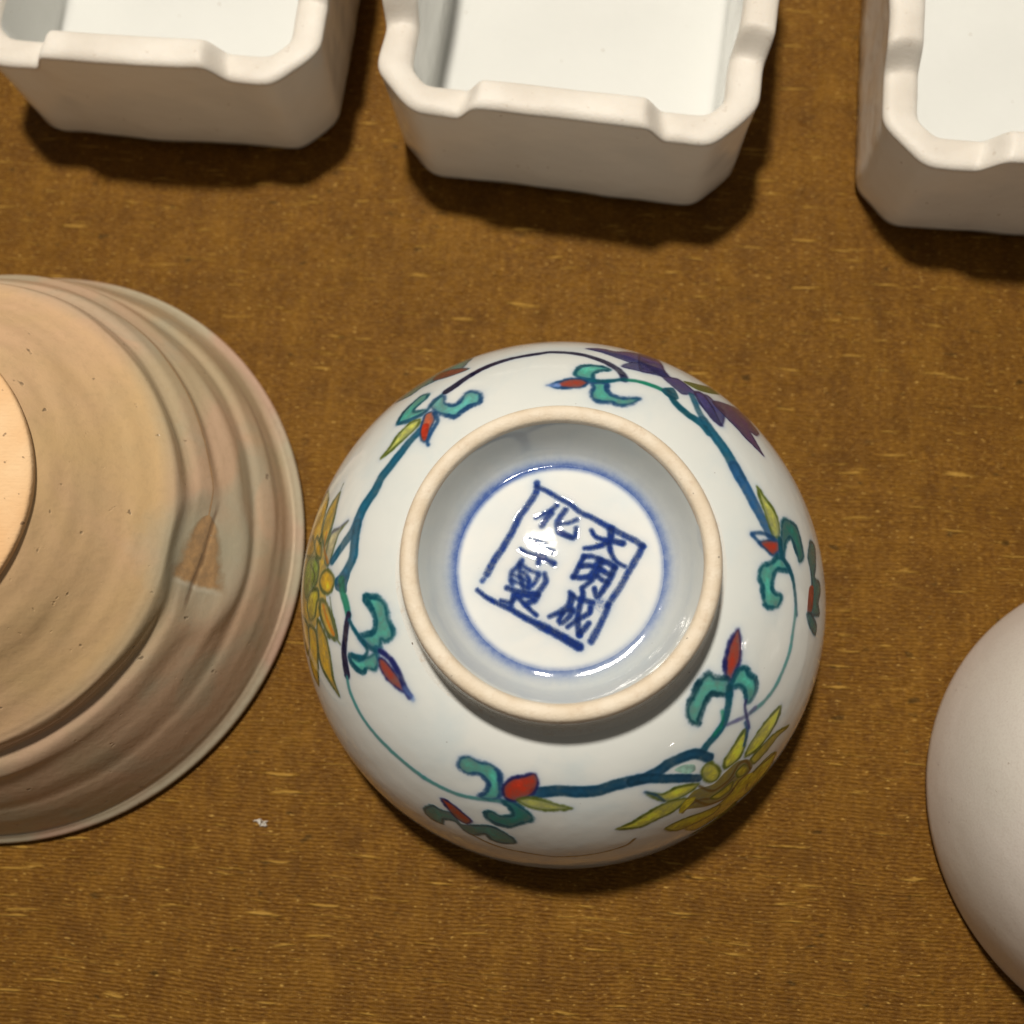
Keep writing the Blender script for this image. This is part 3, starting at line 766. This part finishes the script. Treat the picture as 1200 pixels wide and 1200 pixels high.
def cup_images():
    cv = Canvas(2048, 7.0)
    cv.a[:] = 1.0
    # a line and simple petals complete the scroll on the sides turned away
    for d in DEC:
        if d[0] == 'f':
            cv.fill(d[4], d[1], d[2], d[3])
        else:
            cv.stroke(d[5], d[1], d[2], d[3], d[4])
    cv.soften(2)
    im1 = cv.image('cup_enamels')
    cm = Canvas(1024, 2.2)
    n = cm.n
    ax = (np.arange(n) + 0.5) / n * 4.4 - 2.2
    X, Y = np.meshgrid(ax, ax)
    r = np.hypot(X, Y)
    g = cm.g
    th = np.arctan2(Y, X)
    slow = 0.5 + 0.5 * np.sin(th * 1.0 - 0.6) * 0.8 + 0.12 * np.sin(3 * th + 1)  # ring deepens toward the top, where the well's shade is painted in
    r0 = 1.40 + 0.012 * np.sin(2 * th + 0.5)
    ring = np.exp(-((r - r0) / np.where(r < r0, 0.045, 0.10)) ** 2) * (0.26 + 0.42 * slow)
    ring += np.exp(-np.clip(r - r0, 0, 9) / 0.20) * (r > r0) * 0.27
    ring = ring * (1 + 0.22 * g)
    al = (np.clip((r - 1.36) / 0.16, 0, 1) * 0.26)[..., None]      # wall tinted greyer than the floor
    cm.a = cm.a * (1 - al) + al * srgb(165, 172, 158)
    al = np.clip(ring, 0, 0.9)[..., None]
    cm.a = cm.a * (1 - al) + al * srgb(58, 88, 166)
    for w0, w1, a, pts in MARK:
        cm.stroke(pts, 'navyt', w0, w1, a * 0.30, soft=0.05, halo=0.20)
    INK['cobalt'] = srgb(26, 50, 122)
    for w0, w1, a, pts in MARK:
        cm.stroke(pts, 'cobalt', w0, w1, a * 0.95, soft=0.036, halo=0.06, thick=1.5, rough=0.004)
    im2 = cm.image('cup_base_mark')
    return im1, im2


def painted_glaze(name, image, lo=(0.615, 0.645, 0.625), hi=(0.675, 0.685, 0.655)):
    k = NT(name)
    v = k.coord((100, 100, 100))
    tx = k.n('TexImage')
    tx.image = image
    tx.interpolation = 'Cubic'
    tx.extension = 'EXTEND'
    uvn = k.n('UVMap')
    k.l(uvn.outputs[0], tx.inputs['Vector'])
    body = k.mix(k.ramp(k.noise(v, 0.55, 3), [(0.3, 0), (0.7, 1)]), lo, hi)
    body = k.mix(k.ramp(k.noise(v, 0.9, 4, 0.6, 0.5), [(0.48, 0), (0.75, 0.8)]), body, tuple(a * b for a, b in zip(lo, (0.90, 0.96, 1.01))))
    spots = k.ramp(k.noise(v, 11.0, 1), [(0.80, 0), (0.83, 0.6)])
    body = k.mix(spots, body, (0.25, 0.22, 0.2))
    c = k.mix(1.0, body, tx.outputs['Color'], 'MULTIPLY')
    h = k.noise(v, 1.3, 2, 0.4)
    n = k.bump(h, 0.30, 0.0008)
    n = k.bump(tx.outputs['Color'], 0.25, -0.00012, n)
    h2 = k.noise(v, 9, 2, 0.5)
    n = k.bump(h2, 0.05, 0.0002, n)
    k.set(Base_Color=c, Roughness=0.07, Normal=n, Specular_IOR_Level=0.5)
    k.b.inputs['Subsurface Weight'].default_value = 0.0
    return k.m


def make_cup():
    im1, im2 = cup_images()
    t = thing('porcelain_cup', (CUP[0], CUP[1], 0), 'upturned white porcelain cup painted with flower scrolls, blue mark inside its foot', 'cup')
    pr = [(RJ + (CR - RJ) * math.cos(a), ZJ * math.sin(a)) for a in [math.pi / 2 * i / 159 for i in range(160)]][::-1]
    s = [RJ]
    for a, b in zip(pr, pr[1:]):
        s.append(s[-1] + math.hypot(b[0] - a[0], b[1] - a[1]))
    inner = [(CR - 0.03, -0.012), (CR - 0.10, -0.018), (CR - 0.17, 0.0), (CR - 0.20, 0.06)]
    inner += [((CR - 0.2) * math.cos(a), 0.06 + (ZJ - 0.32) * math.sin(a)) for a in [math.pi / 2 * i / 24 for i in range(1, 24)]] + [(0.05, ZJ - 0.26)]
    pr[-1] = (CR, 0.0)
    full = pr + inner
    ss = s + [s[-1] + 0.05] * len(inner)

    def uv(i, r, z, a):
        return (ss[i] * math.cos(a) / 14 + 0.5, ss[i] * math.sin(a) / 14 + 0.5)
    lathe('body', full, 256, painted_glaze('painted_porcelain', im1), t, uv=uv)

    # foot ring: glazed outside, bare lip
    k = NT('foot_ring_porcelain')
    v = k.coord((100, 100, 100))
    z = k.xyz(v)[2]
    zz = k.math('ADD', z, k.math('MULTIPLY', k.math('SUBTRACT', k.noise(v, 2.0, 4, 0.6), 0.5), 0.10))
    bare = k.ramp(k.math('MULTIPLY', k.math('SUBTRACT', zz, CH - 0.17), 10.0), [(0.25, 0), (0.55, 1)])
    edge = k.ramp(k.math('MULTIPLY', k.math('SUBTRACT', zz, CH - 0.17), 10.0), [(0.05, 0), (0.3, 1), (0.5, 1), (0.95, 0)])
    cream = k.mix(k.ramp(k.noise(v, 3.0, 4), [(0.35, 0), (0.65, 1)]), (0.68, 0.565, 0.42), (0.76, 0.665, 0.53))
    c = k.mix(bare, (0.70, 0.70, 0.66), cream)
    c = k.mix(k.math('MULTIPLY', edge, k.math('ADD', 0.35, k.math('MULTIPLY', k.noise(v, 1.5, 4, 0.6), 0.9)), clamp=True), c, (0.46, 0.27, 0.145))
    c = k.mix(k.ramp(k.noise(v, 8.0, 4, 0.7), [(0.55, 0), (0.75, 0.45)]), c, (0.52, 0.37, 0.24))
    c = k.mix(k.ramp(k.noise(v, 12.0, 1), [(0.79, 0), (0.81, 0.8)]), c, (0.1, 0.07, 0.05))
    rg = k.mix(bare, (0.08, 0.08, 0.08), (0.55, 0.55, 0.55))
    n = k.bump(k.noise(v, 24, 4, 0.65), 0.30, 0.0003)
    k.set(Base_Color=c, Normal=n)
    k.l(rg, k.b.inputs['Roughness'])
    foot = [(RJ + 0.22, ZJ - 0.035), (RJ + 0.10, ZJ - 0.004), (RJ + 0.03, ZJ + 0.03), (RJ - 0.005, ZJ + 0.10), (RJ - 0.015, ZJ + 0.25), (RJ - 0.03, ZJ + 0.45), (RJ - 0.045, ZJ + 0.58),
            (RJ - 0.06, ZJ + 0.67), (RJ - 0.09, ZJ + 0.725), (RJ - 0.14, ZJ + 0.75), (RJ - 0.21, ZJ + 0.748), (RJ - 0.27, ZJ + 0.72), (RJ - 0.30, ZJ + 0.65)]
    foot = smooth_profile(foot, 5)

    def wob(r, z, a):
        return r + 0.012 * noise.noise(Vector((math.cos(a) * 1.6, math.sin(a) * 1.6, z))), z + 0.012 * noise.noise(Vector((math.cos(a) * 2, math.sin(a) * 2, 5)))
    lathe('foot_ring', foot, 256, k.m, t, wob=wob)

    rt = RJ - 0.30
    rho, rf = 5.0, 1.40                                  # the well floor swells like a navel
    dome = ZJ + 0.05 + rf * rf / (2 * rho)
    well = [(rt + 0.008, ZJ + 0.665), (rt - 0.03, ZJ + 0.57), (rt - 0.08, ZJ + 0.44), (rt - 0.135, ZJ + 0.31), (rt - 0.20, ZJ + 0.19), (rt - 0.27, ZJ + 0.105), (rt - 0.335, ZJ + 0.065),
            (rt - 0.40, ZJ + 0.050)]
    well += [(q, dome - q * q / (2 * rho)) for q in (rf, 1.3, 1.2, 1.08, 0.95, 0.7, 0.45, 0.2, 0.03)]
    well = smooth_profile(well, 6)

    def uvw(i, r, z, a):
        return (r * math.cos(a) / 4.4 + 0.5, r * math.sin(a) / 4.4 + 0.5)

    def wobw(r, z, a):
        x, y = r * math.cos(a), r * math.sin(a)
        return r, z + 0.010 * noise.noise(Vector((x * 1.1, y * 1.1, 5))) + 0.0035 * noise.noise(Vector((x * 2.8, y * 3.2, 9)))
    lathe('foot_well', well, 256, painted_glaze('marked_porcelain', im2, (0.745, 0.755, 0.735), (0.775, 0.775, 0.75)), t, wob=wobw, uv=uvw)
    return t


make_cup()


# ------------------------------------------------------------------ rustic bowl, left
def make_rustic_bowl():
    c0 = (-9.42, 3.38)
    t = thing('stoneware_bowl', (c0[0], c0[1], 0), 'ribbed beige and pink stoneware bowl lying upside down, touching the left edge', 'bowl')
    R = 4.95
    ctrl = [(4.86, 0.0), (4.95, 0.05), (4.96, 0.14), (4.88, 0.26), (4.78, 0.42), (4.70, 0.66), (4.63, 0.92), (4.52, 1.14), (4.40, 1.28), (4.36, 1.48), (4.30, 1.68), (4.15, 1.86),
            (4.07, 1.98), (4.04, 2.16), (3.93, 2.34), (3.80, 2.44), (3.74, 2.52), (3.73, 2.66), (3.69, 2.80), (3.60, 2.88), (3.42, 3.02), (3.12, 3.35), (2.85, 3.70), (2.58, 4.03), (2.41, 4.24), (2.30, 4.36)]
    pr = smooth_profile(ctrl, 8)
    inner = [(4.80, -0.01), (4.72, 0.03), (4.68, 0.15)] + [(4.5 * math.cos(a), 0.2 + 1.6 * math.sin(a)) for a in [math.pi / 2 * i / 20 for i in range(1, 20)]] + [(0.05, 1.8)]
    dent_a, dent_z = math.radians(-8.0), 2.15

    def wob(r, z, a):
        w = Vector((math.cos(a) * 0.9, math.sin(a) * 0.9, z * 1.2))
        if z > 0.3 and r > 2.3:
            r += 0.055 * noise.noise(w * 1.3) + 0.02 * noise.noise(w * 4)
            z += 0.03 * noise.noise(w * 1.7 + Vector((5, 0, 0)))
        else:
            r += 0.03 * noise.noise(w * 1.1)
        if 0.2 < z < 2.35 and r > 3.2:                     # the ribs die out towards one side
            base = float(np.interp(z, [0.14, 0.3, 1.2, 2.35], [4.96, 4.86, 4.47, 3.92]))
            aa = (a + math.pi) % (2 * math.pi) - math.pi
            keep = 0.18 + 0.82 * sm(aa, -0.75, 0.25) if abs(aa) < 2.2 else 0.6
            r += (base - r) * (1 - keep) * sm(z, 0.2, 0.45) * (1 - sm(z, 2.05, 2.35))
        da = (a - dent_a + math.pi) % (2 * math.pi) - math.pi
        u, v = da * 4.1, (z - dent_z)
        q = math.sqrt((u / 0.95) ** 2 + (v / 0.62) ** 2)
        dent = -0.09 * math.exp(-(q ** 4) * 1.2) + 0.018 * math.exp(-((q - 1.15) / 0.25) ** 2)
        if r > 3.2:
            flat = math.exp(-(q ** 4) * 0.35)
            r += (3.64 + (2.85 - z) * 0.575 - r) * flat * 0.9
            r += dent
            crack = math.exp(-((v + 0.03 + 0.12 * u) / 0.045) ** 2) * sm(-abs(u), -0.8, -0.45)
            r -= 0.018 * crack
        return r, z

    k = NT('ash_glaze_stoneware')
    v = k.coord((100, 100, 100))
    px = k.xyz(v)
    z, x, y = px[2], px[0], px[1]
    rr = k.math('SQRT', k.math('ADD', k.math('MULTIPLY', x, x), k.math('MULTIPLY', y, y)))
    big = k.noise(v, 0.42, 4, 0.55, 0.6)
    med = k.noise(v, 1.5, 4, 0.6, 0.3)
    fine = k.noise(v, 9, 4, 0.6)
    c = k.mix(k.ramp(big, [(0.38, 0), (0.62, 1)]), (0.60, 0.405, 0.205), (0.63, 0.41, 0.24))
    c = k.mix(k.ramp(med, [(0.48, 0), (0.75, 0.4)]), c, (0.50, 0.36, 0.195))
    # thicker grey-green ash glaze on the ribbed side, pink in places
    side = k.ramp(k.math('MULTIPLY', rr, 0.2), [(0.70, 0), (0.745, 1)])
    glaze = k.mix(k.ramp(big, [(0.40, 0), (0.58, 1)]), (0.45, 0.35, 0.22), (0.52, 0.355, 0.235))
    glaze = k.mix(k.ramp(k.noise(v, 0.8, 3, 0.5, 0.5), [(0.5, 0), (0.68, 0.7)]), glaze, (0.39, 0.355, 0.255))
    c = k.mix(side, c, glaze)
    rim = k.ramp(k.math('MULTIPLY', rr, 0.2), [(0.945, 0), (0.985, 1)])
    rimc = k.mix(k.ramp(k.noise(v, 0.7, 2), [(0.42, 0), (0.58, 1)]), (0.64, 0.43, 0.33), (0.56, 0.51, 0.38))
    c = k.mix(k.math('MULTIPLY', rim, 0.85), c, rimc)
    spots = k.ramp(k.noise(v, 5.5, 2, 0.5), [(0.725, 0), (0.77, 1)])
    c = k.mix(k.math('MULTIPLY', spots, 0.65), c, (0.12, 0.085, 0.055))
    c = k.mix(k.ramp(fine, [(0.5, 0), (0.8, 0.25)]), c, (0.34, 0.235, 0.13))
    # bare orange scar with its crack, inside the dent
    ang = k.math('ARCTAN2', y, x)
    u = k.math('MULTIPLY', k.math('SUBTRACT', ang, dent_a), 4.1)
    w = k.math('SUBTRACT', z, dent_z)
    q = k.math('SQRT', k.math('ADD', k.math('POWER', k.math('ABSOLUTE', k.math('DIVIDE', k.math('ADD', u, 0.03), 0.58)), 2), k.math('POWER', k.math('ABSOLUTE', k.math('DIVIDE', w, 0.60)), 2)))
    q = k.math('ADD', q, k.math('MULTIPLY', k.math('SUBTRACT', k.noise(v, 3, 5, 0.65), 0.5), 0.6))
    # the scar itself: pointed at one end, cut off straight at the other
    jag = k.math('MULTIPLY', k.math('SUBTRACT', k.noise(v, 4, 4, 0.6), 0.5), 0.75)
    half = k.math('MULTIPLY', k.math('SQRT', k.math('MAXIMUM', k.math('DIVIDE', k.math('SUBTRACT', 0.66, u), 1.16), 0.001)), 0.52)
    qs = k.math('ADD', k.math('DIVIDE', k.math('ABSOLUTE', w), half), jag)
    cut = k.ramp(k.math('ADD', k.math('ADD', u, 1.0), k.math('MULTIPLY', jag, 0.25)), [(0.48, 0), (0.60, 1)])
    scar = k.math('MULTIPLY', k.ramp(qs, [(0.66, 1), (1.0, 0)]), cut)
    line = k.math('MULTIPLY', k.ramp(k.math('ABSOLUTE', k.math('ADD', k.math('ADD', u, 0.49), k.math('MULTIPLY', jag, 0.2))), [(0.01, 1), (0.06, 0)]), k.ramp(k.math('ABSOLUTE', w), [(0.25, 1), (0.48, 0)]))
    scar_edge = k.ramp(qs, [(0.5, 0), (0.92, 0.75)])
    halo = k.ramp(k.math('MULTIPLY', q, 0.5), [(0.45, 1), (0.95, 0)])
    c = k.mix(k.math('MULTIPLY', halo, 0.65), c, (0.44, 0.425, 0.33))
    c = k.mix(k.math('MULTIPLY', scar, 0.9), c, k.mix(scar_edge, k.mix(k.ramp(k.noise(v, 6, 5, 0.65), [(0.38, 0), (0.62, 1)]), (0.52, 0.305, 0.14), (0.37, 0.225, 0.115)), (0.20, 0.13, 0.07)))
    c = k.mix(k.math('MULTIPLY', line, 0.6), c, (0.62, 0.56, 0.45))
    cr = k.math('ABSOLUTE', k.math('ADD', k.math('ADD', w, 0.03), k.math('MULTIPLY', u, 0.12)))
    cr = k.math('ADD', cr, k.math('MULTIPLY', k.math('SUBTRACT', k.noise(v, 5, 3), 0.5), 0.06))
    crm = k.math('MULTIPLY', k.ramp(k.math('MULTIPLY', cr, 10), [(0.15, 1), (0.45, 0)]), k.ramp(k.math('MULTIPLY', k.math('ABSOLUTE', u), 1.0), [(0.7, 1), (0.95, 0)]))
    c = k.mix(k.math('MULTIPLY', crm, 0.6), c, (0.14, 0.08, 0.045))
    # glossy only where the ash glaze is thick
    rough = k.mix(side, (0.50, 0.50, 0.50), (0.22, 0.22, 0.22))
    pits = k.ramp(k.noise(v, 5.5, 2, 0.5), [(0.71, 1), (0.78, 0)])
    hsum = k.math('ADD', k.math('MULTIPLY', fine, 0.5), k.math('MULTIPLY', pits, 1.2))
    wl = k.n('Mapping')
    k.l(v, wl.inputs['Vector'])
    n = k.bump(hsum, 0.35, 0.0003)
    rings = k.math('SINE', k.math('ADD', k.math('MULTIPLY', rr, 30.0), k.math('MULTIPLY', med, 8.0)))
    n = k.bump(rings, 0.10, 0.00012, n)
    k.set(Base_Color=c, Normal=n, Specular_IOR_Level=0.35)
    k.l(rough, k.b.inputs['Roughness'])
    lathe('body', pr + [], 420, k.m, t, wob=wob)
    lathe('inside', [(4.86, 0.0)] + inner, 160, k.m, t, wob=lambda r, z, a: (r + 0.03 * noise.noise(Vector((math.cos(a) * 0.99, math.sin(a) * 0.99, z * 1.32))) * 0, z))

    k = NT('bare_orange_clay')
    v = k.coord((100, 100, 100))
    c = k.mix(k.ramp(k.noise(v, 1.2, 4), [(0.35, 0), (0.65, 1)]), (0.76, 0.47, 0.24), (0.82, 0.56, 0.32))
    c = k.mix(k.ramp(k.noise(v, 9, 2), [(0.68, 0), (0.73, 0.75)]), c, (0.20, 0.12, 0.07))
    mp = k.n('Mapping')
    k.l(v, mp.inputs['Vector'])
    mp.inputs['Scale'].default_value = (1, 8, 1)
    h = k.math('ADD', k.noise(mp.outputs[0], 4, 3), k.noise(v, 18, 3))
    k.set(Base_Color=c, Roughness=0.8, Normal=k.bump(h, 0.3, 0.0003), Specular_IOR_Level=0.2)
    foot = smooth_profile([(2.28, 4.26), (2.315, 4.37), (2.32, 4.42), (2.305, 4.465), (2.25, 4.49), (2.15, 4.505), (1.95, 4.51), (1.6, 4.51), (1.25, 4.51), (1.0, 4.505), (0.92, 4.44), (0.88, 4.3), (0.8, 4.2), (0.6, 4.18), (0.05, 4.19)], 5)
    lathe('foot_ring', foot, 200, k.m, t, wob=lambda r, z, a: (r + 0.035 * noise.noise(Vector((math.cos(a) * 1.3, math.sin(a) * 1.3, z))), z))
    return t


make_rustic_bowl()


# ------------------------------------------------------------------ pale bowl, right
def make_pale_bowl():
    t = thing('glazed_bowl', (9.42, -0.72, 0), 'smooth pale grey satin glazed bowl turned upside down at the lower right edge', 'bowl')
    k = NT('satin_grey_glaze')
    v = k.coord((100, 100, 100))
    c = k.mix(k.ramp(k.noise(v, 0.35, 3, 0.5), [(0.35, 0), (0.65, 1)]), (0.77, 0.72, 0.65), (0.80, 0.73, 0.685))
    c = k.mix(k.ramp(k.noise(v, 26, 2), [(0.45, 0), (0.75, 0.5)]), c, (0.66, 0.59, 0.53))
    c = k.mix(k.ramp(k.noise(v, 10, 2), [(0.73, 0), (0.77, 0.5)]), c, (0.38, 0.29, 0.22))
    n = k.bump(k.noise(v, 26, 3), 0.10, 0.0003)
    n = k.bump(k.noise(v, 1.2, 2), 0.2, 0.0008, n)
    k.set(Base_Color=c, Roughness=0.34, Normal=n, Specular_IOR_Level=0.4)
    pr = [(3.62, -0.01), (3.68, 0.03), (3.70, 0.10)] + [(1.7 + 2.0 * math.cos(a) ** 0.9, 0.1 + 3.6 * math.sin(a) ** 0.95) for a in [math.pi / 2 * i / 60 for i in range(1, 60)]] + [(1.70, 3.70)]
    lathe('body', pr, 200, k.m, t)
    inner = [(3.62, -0.01), (3.54, 0.0), (3.5, 0.1)] + [(3.45 * math.cos(a), 0.1 + 3.35 * math.sin(a)) for a in [math.pi / 2 * i / 20 for i in range(1, 20)]] + [(0.05, 3.45)]
    lathe('inside', inner, 120, k.m, t)
    foot = smooth_profile([(1.9, 3.69), (1.78, 3.72), (1.72, 3.8), (1.70, 4.1), (1.68, 4.25), (1.60, 4.30), (1.48, 4.30), (1.42, 4.24), (1.38, 4.0), (1.25, 3.85), (0.6, 3.82), (0.05, 3.82)], 5)
    lathe('foot_ring', foot, 120, M_BARE, t)
    return t


make_pale_bowl()


# ------------------------------------------------------------------ lint on the cloth
def make_lint():
    bm = bmesh.new()
    rnd = random.Random(3)
    for q in range(7):
        a = rnd.uniform(0, math.pi)
        p = Vector((rnd.uniform(-0.03, 0.03), rnd.uniform(-0.05, 0.05), 0.02))
        prev = None
        for s in range(7):
            r = 0.016 * (1 - abs(s - 3) / 4.5)
            ring = [bm.verts.new(((p.x + r * math.cos(b)) * S, (p.y + r * math.sin(b) * 0.8) * S, (p.z + r * math.sin(b + 0.5)) * S)) for b in [2 * math.pi * i / 6 for i in range(6)]]
            if prev:
                for i in range(6):
                    bm.faces.new((prev[i], prev[(i + 1) % 6], ring[(i + 1) % 6], ring[i]))
            else:
                bm.faces.new(ring[::-1])
            prev = ring
            a += rnd.uniform(-0.6, 0.6)
            p = p + Vector((math.cos(a) * 0.02, -abs(math.sin(a)) * 0.022 + 0.008, rnd.uniform(-0.004, 0.006)))
        bm.faces.new(prev)
    bmesh.ops.recalc_face_normals(bm, faces=bm.faces)
    me = bpy.data.meshes.new('lint')
    bm.to_mesh(me)
    bm.free()
    k = NT('white_fluff')
    v = k.coord((100, 100, 100))
    k.set(Base_Color=k.mix(k.noise(v, 20, 2), (0.75, 0.70, 0.62), (0.85, 0.82, 0.76)), Roughness=0.9)
    o = link('lint', me, k.m)
    o.location = (-4.96 * S, -1.2 * S, 0.0)
    o['label'] = 'tiny white speck of lint on the cloth left of the painted cup'
    o['category'] = 'lint'


make_lint()
